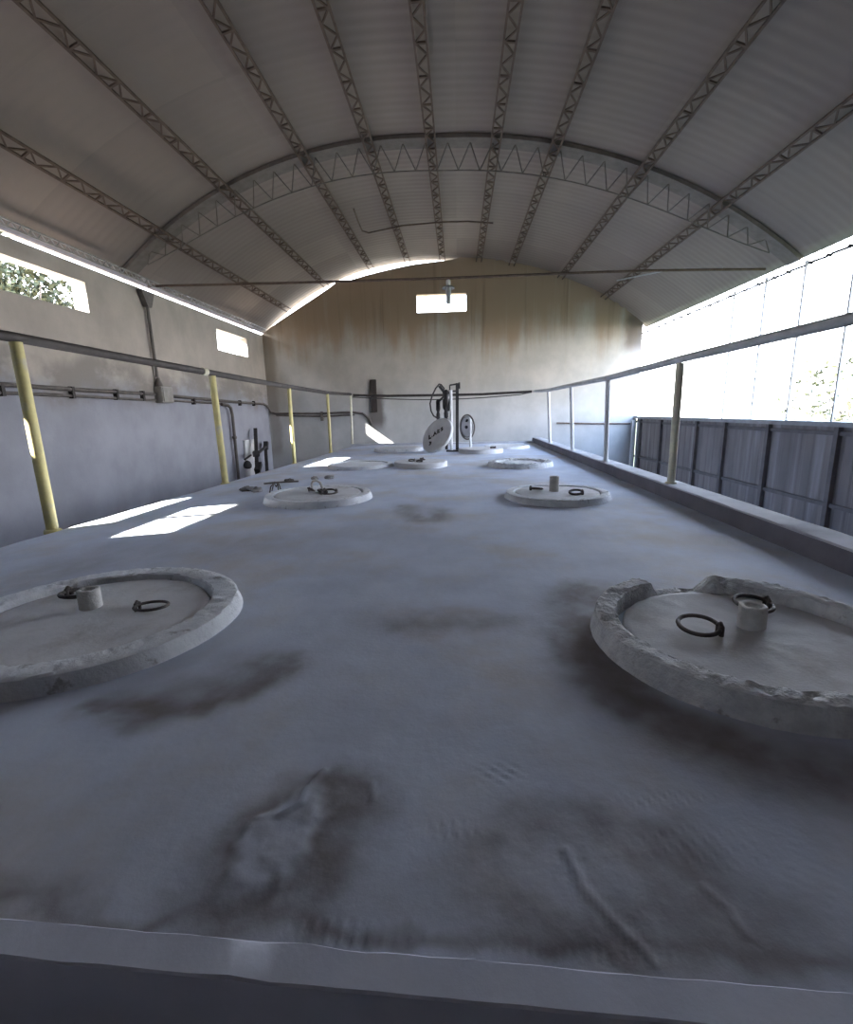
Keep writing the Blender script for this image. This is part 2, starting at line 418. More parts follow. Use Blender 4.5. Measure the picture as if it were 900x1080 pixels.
# big brown oval
st_blob(.21, .55, .20, .135, -.15, .5, a=.80)
clear(.11, .585, .065, .055, 0, .6, a=.7); clear(.20, .58, .03, .05, .3, .6, a=.5); clear(.26, .55, .05, .04, 0, .6, a=.35)
st_line([(.06,.62),(.10,.665),(.19,.685),(.27,.66),(.34,.60)], .028, .5)
st_blob(.36, .50, .16, .07, 0, .6, a=.5)
st_blob(-.02, .53, .12, .05, 0, .7, a=.35)
st_line([(-2.4,front(-2.4)+.026),(1.4,front(1.4)+.026)], .014, .75)  # darker line just behind the front lip
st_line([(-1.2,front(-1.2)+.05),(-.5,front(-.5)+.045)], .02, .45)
st_blob(-1.72, 1.5, .16, .7, .1, .9, a=.35)
st_line([(-1.7,1.95),(-.9,2.4),(-.4,2.6)], .25, .25)
st_line([(1.2,2.2),(1.45,3.0)], .1, .3)
st_blob(-.1, 4.6, .8, .4, 0, .9, a=.25); st_blob(-1.5, 2.2, .5, .25, .4, .9, a=.3)
stain_shade = np.clip(stain_shade, 0, 1)
ny, nx = Z.shape
V = np.stack([Xg, Yg, Z], -1).reshape(-1, 3)
idx = np.arange(ny*nx).reshape(ny, nx)
F = np.stack([idx[:-1,:-1], idx[:-1,1:], idx[1:,1:], idx[1:,:-1]], -1).reshape(-1, 4).tolist()
Vl = V.tolist()
def skirt(line):                                          # the tank's sides
    b = len(Vl)
    for i in line: Vl.append([V[i][0], V[i][1], ZG])
    for k in range(len(line)-1): F.append([int(line[k]), int(line[k+1]), b+k+1, b+k])
n_top = len(F)
for ln in (idx[:,0][::-1], idx[-1,:][::-1], idx[:,-1], idx[0,:]): skirt(ln)
me = bpy.data.meshes.new('floor'); me.from_pydata(Vl, [], F); me.update()
me.polygons.foreach_set('use_smooth', [k < n_top for k in range(len(F))])
at = me.attributes.new('stain_shade', 'FLOAT', 'POINT')
at.data.foreach_set('value', np.concatenate([stain_shade.ravel(), np.zeros(len(Vl)-len(V))]))
m_floor, nt, bs, tc, col, mix, mapr, noise_ = mat('tank_top_concrete', (.60,.655,.77), (.48,.525,.63), 2.4, dirt=(.51,.475,.45), dscale=1.3, dlo=.46, dhi=.68, damt=.8, rough=.78, bump=.07, bscale=60)
an = nt.nodes.new('ShaderNodeAttribute'); an.attribute_name = 'stain_shade'
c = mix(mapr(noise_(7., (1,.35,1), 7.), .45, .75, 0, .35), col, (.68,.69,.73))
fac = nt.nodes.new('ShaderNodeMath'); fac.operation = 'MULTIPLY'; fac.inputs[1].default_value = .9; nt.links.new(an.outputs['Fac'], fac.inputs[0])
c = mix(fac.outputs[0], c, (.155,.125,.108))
nt.links.new(c, bs.inputs['Base Color'])
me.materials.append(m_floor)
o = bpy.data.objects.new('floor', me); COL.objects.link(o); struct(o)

mb = MB(); mb.box((XL, YF, ZG-.1), (XR, YB, ZG)); struct(mb.build('floor', m_lower))
mb = MB(); mb.box((-60, -40, ZG-.3), (XR+.2, 80, ZG-.12)); struct(mb.build('ground', m_ground))
mb = MB(); mb.box((XR+.2, -40, ZG-.3), (70, 80, ZG-.12)); struct(mb.build('ground', m_dark_ground))  # unseen ground, made dark to cut bounce light on the right roof
mb = MB(); mb.box((-2.2, -.9, ZG), (1.6, .34, -.13)); struct(mb.build('floor', M('step_concrete', (.58,.59,.72), (.5,.51,.62), 3)))
# front lip, right curb, back kerb
def wobble_bar(mb, p0, p1, w0, w1, h, n, amp, seed, bv=.008):
    """long low kerb from p0 to p1 along x or y with slightly uneven arrises"""
    vs = []; p0 = Vector(p0); p1 = Vector(p1); d = (p1-p0).normalized(); s_ = Vector((d.y, -d.x, 0))
    for i in range(n+1):
        c = p0.lerp(p1, i/n)
        a = [(noise.noise(Vector((i*.37+k*9.1, seed, k)))*amp) for k in range(4)]
        vs += [c + s_*w0, c + s_*(w0+a[0]) + Vector((0,0,h-bv)), c + s_*(w0+bv+a[0]) + Vector((0,0,h+a[1]*.6)),
               c + s_*(w1-bv+a[2]) + Vector((0,0,h+a[3]*.6)), c + s_*(w1+a[2]) + Vector((0,0,h-bv)), c + s_*w1]
    fs = [(i*6+k, i*6+k+1, i*6+k+7, i*6+k+6) for i in range(n) for k in range(5)]
    fs += [tuple(range(6))[::-1], tuple(n*6+k for k in range(6))]
    mb.add(vs, fs, True)
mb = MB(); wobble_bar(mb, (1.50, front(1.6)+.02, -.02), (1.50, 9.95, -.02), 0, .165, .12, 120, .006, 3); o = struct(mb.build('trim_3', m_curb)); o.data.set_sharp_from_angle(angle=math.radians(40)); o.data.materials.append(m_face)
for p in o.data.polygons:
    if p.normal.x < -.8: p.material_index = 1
mb = MB(); wobble_bar(mb, (1.50, 9.95, -.02), (-2.2, 9.95, -.02), -.14, 0, .05, 60, .006, 8); o = struct(mb.build('trim_4', m_curb)); o.data.set_sharp_from_angle(angle=math.radians(60))
mb = MB(); wobble_bar(mb, (1.66, front(1.66)+.010, -.4), (-2.52, front(-2.52)+.010, -.4), -.045, .0, .404, 160, .004, 5, .0025); o = struct(mb.build('trim_5', m_lip)); o.data.set_sharp_from_angle(angle=math.radians(25))

# ------------------------------------------------------------------ manhole collars and lids
def collar(cx, cy, r_out, r_in, h, label, seed, rough=.01, gaps=(), group='concrete manhole collars', m=None):
    mb = MB(); n = 360
    w_ = r_out-r_in
    prof = [(r_out+.022, -.04), (r_out+.010, .004), (r_out+.003, h*.5), (r_out-.003, h*.93), (r_out-.009, h), (r_out-w_*.3, h*1.03), (r_out-w_*.5, h*1.03), (r_out-w_*.75, h*1.02),
            (r_in+.005, h), (r_in, h*.9), (r_in-.002, h*.5), (r_in-.004, -.04)]
    def fn(a, j, r, z):
        p = Vector((math.cos(a)*3, math.sin(a)*3, seed*3.7))
        low = noise.noise(p*.6)
        k = 1.
        for ga, gw, gd in gaps:
            d = abs((a-ga+PI) % (2*PI) - PI)
            if d < gw: k = min(k, 1-gd*min(1, (gw-d)/(gw*.35)))
        if 1 <= j <= 10:
            q = Vector((math.cos(a)*r*48, math.sin(a)*r*48, seed+j*.9))
            f = noise.noise(q)
            if 4 <= j <= 8: z = z*k + rough*(.42*f + .25*low) - (max(0, noise.noise(q*.5+Vector((5,5,5)))-.22)*rough*2.2)
            elif j in (2,3,9,10): z = z*k
            r += rough*(.5 if 4 <= j <= 9 else .12)*noise.noise(q*.6+Vector((9,1,4))) + low*.003
        return r, z
    mb.lathe(prof, (cx, cy, 0), n, fn)
    o = mb.build('manhole_collar', m or m_rim, at=(cx,cy,0)); o.data.set_sharp_from_angle(angle=math.radians(32))
    return tag(o, label, 'manhole collar', group)
def ring(parent, c, r, th, tilt, az, m=m_ring, name='lifting_ring', squash=1.):
    mb = MB(); q = Matrix.Rotation(az, 3, 'Z') @ Matrix.Rotation(tilt, 3, 'X')
    mb.tube([Vector(c) + q @ Vector((r*math.cos(2*PI*k/28), squash*r*math.sin(2*PI*k/28), 0)) for k in range(28)], th, 8, closed=True)
    e = Vector(c) + q @ Vector((r, 0, 0))                  # staple that holds the ring
    mb.tube([e + Vector((0,-.010,-.02)), e + Vector((0,-.010,.006)), e + Vector((0,0,.013)), e + Vector((0,.010,.006)), e + Vector((0,.010,-.02))], th*1.1, 8)
    return mb.build(name, m, parent)
def stub(parent, c, r, h, name='pipe_stub', m=m_pvc, seed=1):
    mb = MB()
    def fn(a, j, rr, z):
        if j in (2,3,4): z += .004*noise.noise(Vector((math.cos(a)*2, math.sin(a)*2, seed)))
        return rr + .0015*noise.noise(Vector((math.cos(a)*4, math.sin(a)*4, j+seed))), z
    mb.lathe([(r*1.02, -.01), (r, .008), (r, h-.003), (r-.003, h), (r-.012, h), (r-.014, h-.004), (r-.014, h-.014), (0.0005, h-.014)], c, 32, fn)
    return mb.build(name, m, parent)
def lid(cx, cy, r, z0, z1, label, seed, group='round concrete manhole lids', rough=.003):
    t = thing('manhole_cover', label, 'manhole lid', (cx, cy, z0), group)
    mb = MB()
    def fn(a, j, rr, z):
        f = noise.noise(Vector((math.cos(a)*rr*22, math.sin(a)*rr*22, seed)))
        g = noise.noise(Vector((math.cos(a)*rr*5, math.sin(a)*rr*5, seed+3)))
        if j >= 1: z += rough*(f*.6+g)
        if 0 < j < 3: rr += rough*f
        return rr, z
    rings = [(r, z0), (r, z1-.008), (r-.008, z1)] + [(r*k/14., z1) for k in range(13, 0, -1)] + [(.001, z1)]
    mb.lathe(rings, (cx, cy, 0), 96, fn)
    mb.build('slab', m_lid, t)
    return t

# near left
collar(-1.175, 1.385, .435, .350, .048, 'rough pale concrete collar around the left manhole nearest the camera', 1, .009)
t = lid(-1.175, 1.385, .338, -.02, .030, 'left manhole lid nearest the camera, white pipe stub between two rusty rings', 1)
stub(t, (-1.235, 1.445, .03), .034, .064)
ring(t, (-1.005, 1.42, .046), .050, .0048, .10, PI*.98)
ring(t, (-1.345, 1.53, .046), .054, .007, .10, PI*.9)
# near right
collar(.795, 1.295, .398, .338, .062, 'crumbling white concrete collar around the right manhole nearest the camera', 2, .015, gaps=[(1.68, .32, .82)], m=m_rimw)
t = lid(.795, 1.295, .318, -.02, .026, 'right manhole lid nearest the camera, white pipe stub between two rusty rings', 2, rough=.004)
stub(t, (.838, 1.345, .026), .036, .066, seed=4)
ring(t, (.672, 1.305, .048), .052, .006, .12, -.35)
ring(t, (.915, 1.47, .046), .052, .006, .12, .3)
# second row
collar(-1.085, 3.64, .405, .340, .05, 'smooth pale collar of the left manhole beside the scattered rubble', 3, .006)
t = lid(-1.085, 3.64, .332, -.02, .048, 'left manhole lid with a bent pipe hook and chain beside the rubble', 3)
b = MB(); b.tube([(-1.17,3.75,.04),(-1.17,3.75,.10),(-1.155,3.74,.125),(-1.12,3.72,.135),(-1.085,3.70,.12),(-1.07,3.69,.085),(-1.06,3.68,.05)], .010, 8); b.build('pipe_hook', m_pvc, t)
ring(t, (-.99, 3.60, .062), .055, .008, .2, .3)
ring(t, (-1.05, 3.63, .062), .035, .008, .3, 1.4, name='chain_link')
ring(t, (-1.16, 3.70, .064), .028, .007, .6, 2.4, name='chain_link')
collar(.74, 3.63, .378, .315, .045, 'pale collar of the right manhole in the middle of the tank', 4, .007)
t = lid(.74, 3.63, .308, -.02, .040, 'right manhole lid in the tank middle with an upright grey pipe stub', 4)
stub(t, (.725, 3.66, .04), .036, .115, seed=9)
ring(t, (.60, 3.70, .056), .045, .008, .2, 2.8)
ring(t, (.855, 3.52, .056), .045, .009, .2, -.4)
# third row
collar(-1.20, 5.88, .395, .335, .042, 'flat pale collar beside the sunlit patch, third on the left', 5, .007)
lid(-1.20, 5.88, .325, -.02, .032, 'flat manhole lid beside the sunlit patch, third on the left', 5)
t = lid(-.455, 5.86, .325, -.006, .062, 'loose manhole lid lying on the bare floor in the middle of the tank', 6)
ring(t, (-.56, 5.83, .074), .035, .009, .25, .4); ring(t, (-.46, 5.75, .074), .035, .009, .25, -.5); ring(t, (-.44, 5.98, .074), .03, .008, .3, 1.5)
collar(.735, 5.78, .375, .29, .055, 'badly crumbled white collar, third manhole on the right', 7, .026, m=m_rimw)
lid(.735, 5.78, .262, -.02, .034, 'sunken lid inside the crumbled white collar, third on the right', 7, rough=.008)
# far row
collar(-1.03, 8.38, .42, .34, .05, 'pale collar of the far left manhole below the sunlit streak on the wall', 8, .006)
lid(-1.03, 8.38, .332, -.02, .052, 'far left manhole lid below the sunlit streak on the wall', 8)
t = lid(.36, 7.72, .352, -.006, .065, 'loose manhole lid lying at the foot of the dark pump stand', 9)
ring(t, (.55, 7.66, .077), .04, .009, .2, .4)
collar(.86, 8.62, .39, .31, .042, 'far right manhole collar behind the pump stand', 10, .006)
lid(.86, 8.62, .302, -.02, .034, 'far right manhole lid behind the pump stand', 10)

# ------------------------------------------------------------------ railings
def post_bm(x0, y, z0, x1, z1, r):
    b = MB(); b.tube([(x0,y,z0),(x0+(x1-x0)*.5,y,(z0+z1)/2),(x1,y,z1)], r, 14)
    b.lathe([(r+.016,-.012),(r+.014,.008),(r+.002,.014)], (x0,y,z0), 16)
    return b
LP = [(-2.518,2.755,0,-2.535,1.088), (-2.375,4.741,0,-2.395,1.035), (-2.285,6.61,0,-2.285,.995), (-2.262,8.5,0,-2.262,.985), (-2.17,9.9,.02,-2.16,1.0)]
t = thing('railing', 'left railing of yellow posts under a dark top pipe', 'railing', (-2.35, 6, 0), 'tank edge railings')
b = MB(); b.tube([(-2.66,.9,1.13),(-2.60,1.8,1.125),(-2.54,2.755,1.115),(-2.455,3.8,1.082),(-2.395,4.741,1.06),(-2.34,5.6,1.038),(-2.285,6.61,1.018),(-2.262,8.5,1.005),(-2.16,9.9,1.02)], .029, 14)
b.build('top_pipe', m_rail, t)
for i, (x0,y,z0,x1,z1) in enumerate(LP):
    o = post_bm(x0,y,z0-.03 if i < 4 else z0,x1,z1, (.033,.032,.026,.025,.022)[i]).build('post', m_yel if i < 4 else m_cream, t)
    o['label'] = ['yellow post nearest the camera','second yellow post','third yellow post','yellow post in the sun patch','grey post at the far corner'][i]
b = MB(); b.tube([(-2.405,4.58,1.0635),(-2.398,4.64,1.0625)], .036, 14); b.build('pipe_coupling', m_cream, t)
t = thing('railing', 'right railing of pale posts standing on the curb', 'railing', (1.56, 6, .1), 'tank edge railings')
b = MB(); b.tube([(1.60,.4,.985),(1.585,1.5,.982),(1.568,2.6,.978),(1.55,3.6,.972),(1.52,5.14,.945),(1.49,6.63,.950),(1.49,8.25,.955),(1.52,9.88,1.0)], .026, 14); b.build('top_pipe', m_glare_rail, t)
for i, (x, y, m_) in enumerate(((1.555,3.6,m_cream),(1.53,5.14,m_wpost),(1.505,6.63,m_wpost),(1.51,8.25,m_wpost))):
    x = max(x, 1.54)
    post_bm(x, y, .1, (1.55,1.52,1.49,1.49)[i], (.945,.92,.925,.93)[i], (.027,.024,.024,.024)[i]).build('post', m_, t)
t = thing('railing', 'far railing pipe crossing in front of the back wall', 'railing', (-.3, 9.9, 1.0), 'tank edge railings')
b = MB(); b.tube([(-2.11,9.9,1.005),(-1.4,9.9,.975),(-.5,9.9,.968),(.5,9.9,.965),(1.46,9.88,.995)], .024, 12); b.build('top_pipe', m_rail, t)
mb = MB(); mb.tube([(-2.1,9.82,.965)]+[(-2.0+3.45*k/16, 9.82, .955-.075*math.sin(PI*k/16)) for k in range(1,16)]+[(1.45,9.82,.985)], .010, 8)
tag(mb.build('sagging_cable', m_cable), 'thin dark cable sagging just below the far railing pipe', 'cable')

# ------------------------------------------------------------------ roof steel
def purlin_proto():
    t = thing('roof_purlin', '', 'roof purlin', (0, YF+.02, 0), 'lattice roof purlins')
    Ln = YB-YF-.05
    for s_ in (-1, 1):
        b = MB(); b.bar((s_*.056, YF+.02, 0), (s_*.056, YF+.02+Ln, 0), .020, .026); b.build('chord', m_rust, t)
    b = MB(); k = 0; y = YF+.05
    while y < YB-.35:
        b.bar((-.05 if k % 2 else .05, y, -.004), (.05 if k % 2 else -.05, y+.15, -.004), .015, .012); y += .15; k += 1
        if k % 3 == 0: b.bar((-.05, y, -.004), (.05, y, -.004), .022, .016)
    b.build('lacing', m_rust, t)
    return t
meas = [(-3.775,2.942),(-2.86,3.392),(-1.85,3.714),(-1.068,3.857),(-.312,3.909),(.49,3.877),(1.207,3.769),(2.27,3.466),(3.221,3.029)]
plab = ['outermost purlin on the left, just above the left wall', 'second purlin from the left wall', 'third purlin from the left wall', 'fourth purlin from the left wall',
        'purlin just left of the roof ridge, above the back window', 'purlin just right of the roof ridge', 'third purlin from the open right side', 'second purlin from the open right side', 'outermost purlin on the right, above the open side']
CZ = .65
p0 = purlin_proto()
for i, (mx, mz) in enumerate(meas):
    phi = math.atan2(mx, mz-CZ); th = math.atan2(mx-XC, mz-ZC)
    for _ in range(40):
        x, z = roof_pt(th, .08); th += .4*(phi - math.atan2(x, z-CZ))
    o = p0 if i == 0 else copy_tree(p0)
    x, z = roof_pt(th, .08)
    o.location = (x, YF+.02, z); o.rotation_euler = (0, th, 0)
    o['label'] = 'brown steel lattice roof purlin, ' + plab[i]

YT = 6.83
t = thing('arch_truss', 'curved steel arch truss spanning under the roof', 'roof truss', (XC, YT, 2.5))
ta, tb = math.radians(-36.9), math.radians(38.5)
NT = 56
b = MB(); vs = []
for i in range(NT+1):
    th = ta+(tb-ta)*i/NT
    for dr, dy in ((.009,-.125),(.009,.125),(.055,.125),(.055,-.125)):
        x, z = roof_pt(th, dr); vs.append((x, YT+dy, z))
fs = [(i*4+k, i*4+(k+1)%4, i*4+4+(k+1)%4, i*4+4+k) for i in range(NT) for k in range(4)] + [(0,1,2,3), (NT*4+3,NT*4+2,NT*4+1,NT*4)]
b.add(vs, fs); b.build('top_chord', m_chord, t)
b = MB(); b.tube([(lambda p: (p[0], YT, p[1]))(roof_pt(ta+(tb-ta)*(.035+.93*i/NT), .36-.22*abs(2*i/NT-1)**6)) for i in range(NT+1)], .007, 8); b.build('bottom_chord', m_chord, t)
b = MB(); NZ = 62
for i in range(NZ):
    f0, f1 = .035+.93*i/NZ, .035+.93*(i+1)/NZ
    lo = lambda f: .36-.22*abs(2*(f-.035)/.93-1)**6
    a = roof_pt(ta+(tb-ta)*f0, .05 if i % 2 else lo(f0)); c = roof_pt(ta+(tb-ta)*f1, lo(f1) if i % 2 else .05)
    b.bar((a[0], YT, a[1]), (c[0], YT, c[1]), .010)
b.build('lacing', m_chord, t)
mb = MB(); mb.tube([(-4.54,7.35,2.54),(-2.5,7.35,2.51),(-.12,7.35,2.492),(1.37,7.35,2.495),(2.6,7.35,2.49),(4.18,7.35,2.45)], .017, 10)
tag(mb.build('tie_rod', m_rust), 'straight steel tie rod crossing the hall below the arch truss', 'tie rod')
mb = MB(); mb.tube([(3.02,10.0,3.00),(3.2,9.3,2.90),(3.37,8.62,2.80),(3.6,8.1,2.68),(3.76,7.64,2.55)], .012, 8)
tag(mb.build('loose_cable', m_pale), 'pale loose cable hanging under the right side of the roof', 'cable')
mb = MB(); mb.tube([(-1.60,8.25,3.77),(-1.63,8.7,3.77),(-1.64,9.12,3.755),(-1.55,9.25,3.76),(-.95,9.28,3.86),(-.24,9.27,3.885),(.2,9.28,3.88),(.64,9.31,3.845)], .013, 8)
tag(mb.build('roof_cable', m_rust), 'brown cable pinned across the purlins near the roof ridge', 'cable')
# eave lattice beams along both roof edges
def eave(x, z, label, y1, m_, dz=.075, r=.012):
    t = thing('eave_beam', label, 'eave beam', (x, YF, z), 'eave lattice beams')
    for k in (0, 1):
        b = MB(); b.bar((x, YF+.02, z+k*dz), (x, y1, z+k*dz), r*1.6); b.build('chord', m_, t)
    b = MB(); y = YF+.05; k = 0
    while y < y1-.15:
        b.bar((x, y, z+(k%2)*dz), (x, y+.06, z+((k+1)%2)*dz), r); y += .06; k += 1
    b.build('lacing', m_, t)
    return t
x, z = roof_pt(roof_th(-4.46), .055)
eave(x, z-.07, 'pale lattice eave beam along the top of the left wall', YB-.02, m_jbox, .07, .010)  # beam coloured pale in place of sunlight on it
t = thing('eave_wire', 'ragged wire with ties stretched along the open right eave', 'wire', (4.15, RY0, 2.26))
b = MB(); b.tube([(4.15, RY0+.03+(YB-RY0-.06)*k/60, 2.27+.006*math.sin(k*2.1)) for k in range(61)], .013, 6); b.build('wire', m_rail, t)
for k in range(26):
    y = RY0+.3+k*.33+random.uniform(-.06,.06)
    b = MB(); z0 = 2.27
    b.tube([(4.15,y-.04,z0+.012),(4.16,y,z0-.012),(4.14,y+.03,z0+.014),(4.15,y+.06,z0-.006)], .013, 6)
    if k % 5 == 2: b.tube([(4.15,y,z0),(4.155,y+.02,z0-.06),(4.15,y+.01,z0-.12-random.random()*.06)], .006, 6)
    b.build('wire_tie', m_rail, t)
# gutter-shaped strip added outside the left roof edge to block sun
mb = MB(); vs = []
for y in (YF, YB+.15):
    for k in range(9):
        a = PI + PI*k/8; vs.append((-4.84+.10*math.cos(a), y, 2.735+.10*math.sin(a)))
mb.add(vs, [(k, k+1, 9+k+1, 9+k) for k in range(8)], True)
o = struct(mb.build('eave_sun_block', m_chord)); so = o.modifiers.new('t', 'SOLIDIFY'); so.thickness = .006

# hanging lamp on the tie rod
t = thing('hanging_lamp', 'small grey lamp hanging from the tie rod before the back window', 'lamp', (-.12,7.35,2.16))
b = MB(); b.lathe([(.001,2.474),(.018,2.473),(.030,2.462),(.034,2.43),(.028,2.395),(.02,2.385)], (-.12,7.35,0), 20); b.build('lamp_socket', m_white, t)
b = MB(); b.lathe([(.012,2.392),(.05,2.388),(.085,2.372),(.09,2.352),(.082,2.356),(.05,2.372),(.012,2.376)], (-.12,7.35,0), 24); b.build('lamp_shade', m_lamp, t)
b = MB(); b.lathe([(.028,2.38),(.034,2.36),(.036,2.30),(.035,2.17),(.026,2.15),(.001,2.148)], (-.12,7.35,0), 20); b.build('lamp_tube', m_glass, t)

# ------------------------------------------------------------------ wall services
XP = XL+.03
t = thing('conduit_run', 'pair of grey pipes clipped along the left wall to the corner', 'pipe', (XP, 6, .9))
b = MB(); b.tube([(XP,1.0,1.03),(XP,4.65,1.0),(XP,5.57,.988),(XP,6.95,.985),(XP,7.15,.985)], .024, 10); b.build('upper_pipe', m_cond, t)
b = MB(); b.tube([(XP,1.0,.94),(XP,4.63,.918),(XP,5.56,.915),(XP,6.93,.898),(XP,7.15,.9)], .018, 10); b.build('lower_pipe', m_cond, t)
for y in (3.6, 4.65, 5.55, 6.3, 6.85):
    b = MB(); b.box((XL+.002, y-.02, .885), (XL+.055, y+.02, 1.02)); b.build('pipe_clip', m_rail, t)
t = thing('junction_box', 'grey junction box on the left wall below the vertical pipe', 'junction box', (XL+.06,7.32,.86))
b = MB(); b.box((XL+.002,7.17,.86),(XL+.13,7.45,1.10)); b.build('body', m_jbox, t, bevel=.012)
b = MB(); b.box((XL+.131,7.185,.875),(XL+.142,7.435,1.085)); b.build('cover', m_jbox, t, bevel=.004)
b = MB(); b.lathe([(.06,0),(.055,.03),(.03,.09),(.022,.13)], (XP+.02,7.24,1.10), 14); b.build('pipe_collar', m_cond, t)
t = thing('drop_pipe', 'vertical grey pipe running from the eave down to the junction box', 'pipe', (XP+.02,7.21,1.23))
b = MB(); b.tube([(XP+.02,7.22,1.235),(XP+.02,7.21,1.9),(XP+.02,7.20,2.36)], .022, 12); b.build('pipe', m_cond, t)
b = MB(); b.add([(XL+.01,7.05,2.43),(XL+.09,7.05,2.43),(XL+.09,7.35,2.43),(XL+.01,7.35,2.43),(XL+.01,7.16,2.22),(XL+.09,7.16,2.22),(XL+.09,7.25,2.22),(XL+.01,7.25,2.22)],
      [(0,1,2,3),(7,6,5,4),(0,4,5,1),(1,5,6,2),(2,6,7,3),(3,7,4,0)]); b.build('bracket', m_cond, t)
t = thing('corner_conduit', 'bundle of pipes from the junction box round the corner onto the back wall', 'pipe', (XP,9.5,.8))
b = MB(); b.tube([(XP,7.46,.975),(XP,8.4,.95),(XP,9.57,.922),(XP,10.6,.908),(XP,11.25,.90),(XP+.02,11.40,.86),(XP+.06,11.5,.72),(XP+.14,11.55,.69),(-4.2,11.56,.675),(-3.23,11.565,.66),(-2.5,11.565,.675),(-2.26,11.565,.64),(-2.10,11.565,.52),(-2.05,11.565,.36)], .026, 12); b.build('upper_pipe', m_cond, t)
b = MB(); b.tube([(XP,7.46,.905),(XP,8.4,.89),(XP,9.2,.875)], .018, 10); b.build('lower_pipe', m_cond, t)
b = MB(); b.tube([(-4.36,11.575,.63),(-3.24,11.575,.59),(-2.45,11.575,.61)], .020, 10); b.build('lower_pipe', m_cond, t)
for y in (8.2, 9.0, 10.0, 10.7):
    b = MB(); b.box((XL+.002, y-.02, .85), (XL+.06, y+.02, .955)); b.build('pipe_clip', m_rail, t)
b = MB(); b.box((-3.27,11.53,.48),(-3.21,11.598,.70)); b.build('pipe_clip', m_cond, t)
mb = MB(); mb.tube([(XP+.05,9.1,.86),(XP+.05,9.35,.85),(XP+.05,9.46,.80),(XP+.05,9.50,.66),(XP+.05,9.50,.3),(XP+.05,9.5,-.3),(XP+.05,9.5,ZG+.01)], .03, 12)
mb.lathe([(.032,-.03),(.045,-.02),(.045,.02),(.032,.03)], (XP+.05,9.5,.22), 14)
tag(mb.build('branch_pipe', m_cond), 'grey branch pipe bending down the left wall by the second yellow post', 'pipe')
mb = MB(); mb.box((-2.045,11.545,.66),(-1.90,11.598,1.41))
tag(mb.build('wall_duct', m_soot, bevel=.01), 'narrow soot-black vertical duct on the back wall', 'duct')
mb = MB(); mb.tube([(2.3,11.57,.33),(3.2,11.57,.30),(3.98,11.57,.285)], .016, 8)
tag(mb.build('wall_pipe', m_rust), 'thin rusty pipe low on the right end of the back wall', 'pipe')

# things standing in the gap against the left wall
mb = MB(); mb.box((XL+.01,10.02,ZG+.01),(XL+.05,10.62,.13))
tag(mb.build('white_board', m_white, bevel=.006), 'white board leaning on the left wall behind dark poles', 'board')
t = thing('dark_pole', 'tall dark pole leaning before the white board by the left wall', 'pole', (-4.2,9.75,ZG))
b = MB(); b.bar((-4.16,9.62,ZG+.02),(-4.40,10.38,.36),.075,.06); b.build('shaft', m_dark, t)
b = MB(); b.bar((-4.20,9.80,-.50),(-4.22,10.0,-.36),.11,.09); b.bar((-4.24,9.93,-.20),(-4.26,9.96,-.10),.12,.1); b.build('clamp', m_dark, t)
b = MB(); b.bar((-4.25,9.95,-.17),(-4.30,10.62,-.05),.05,.04); b.build('cross_arm', m_dark, t)
t = thing('short_pole', 'shorter dark pole leaning on the left wall right of the white board', 'pole', (-4.3,10.5,ZG))
b = MB(); b.bar((-4.26,10.45,ZG+.02),(-4.40,10.85,.0),.07,.06); b.build('shaft', m_dark, t)
b = MB(); b.bar((-4.40,10.86,-.12),(-4.41,10.93,.04),.10,.09); b.build('head', m_dark, t)
t = thing('pipe_valve', 'small dark valve on a white stand left of the leaning poles', 'valve', (-4.3,9.5,ZG))
b = MB(); b.tube([(-4.28,9.55,ZG+.01),(-4.28,9.55,-.42)], .055, 14); b.build('stand', m_white, t)
b = MB(); b.lathe([(.03,0),(.075,.02),(.085,.08),(.06,.14),(.02,.17)], (-4.28,9.55,-.42), 14); b.tube([(-4.28,9.45,-.22),(-4.28,9.75,-.16)], .02, 8); b.build('valve_head', m_dark, t)

# ------------------------------------------------------------------ pump stand, leaning lid and wheel at the far end
t = thing('pump_stand', 'dark pump stand with hoses and two tall posts at the tank end', 'pump', (-.1,8.2,0))
b = MB(); b.tube([(-.105,7.95,0),(-.105,7.95,.98)], .023, 12); b.build('white_post', m_white, t)['label'] = 'white post'
b = MB(); b.bar((-.012,8.05,0),(-.005,8.05,1.09),.05); b.build('post', m_dark, t)
b = MB(); b.bar((-.125,8.05,1.06),(.03,8.05,1.08),.025); b.bar((-.125,8.05,.96),(.0,8.05,.97),.025); b.bar((-.125,8.05,1.06),(-.125,8.05,.93),.022); b.bar((.028,8.05,1.10),(.028,8.05,1.0),.03); b.build('crossbar', m_dark, t)
b = MB(); b.box((-.19,7.90,0),(.03,8.12,.02)); b.build('base_plate', m_dark, t)
b = MB(); b.lathe([(.001,.54),(.035,.545),(.04,.62),(.03,.66),(.055,.70),(.062,.82),(.04,.86),(.055,.90),(.05,.97),(.015,1.0),(.001,1.0)], (-.19,8.18,0), 16); b.tube([(-.19,8.18,.56),(-.19,8.18,.02)], .025, 10); b.build('pump_cylinder', m_dark, t)
b = MB(); b.lathe([(.001,.52),(.032,.525),(.034,.60),(.022,.64),(.036,.68),(.036,.82),(.02,.84),(.001,.84)], (-.325,8.22,0), 16); b.tube([(-.325,8.22,.54),(-.30,8.22,.02)], .02, 10); b.build('pump_cylinder', m_dark, t)
b = MB(); b.bar((-.32,8.2,.80),(-.19,8.18,.93),.03); b.bar((-.30,8.2,1.06),(-.2,8.18,.93),.04); b.bar((-.19,8.18,.93),(-.105,7.98,.95),.03); b.bar((-.15,8.1,.66),(-.105,7.98,.80),.025); b.bar((-.19,8.18,.60),(-.12,8.0,.85),.022); b.build('linkage', m_dark, t)
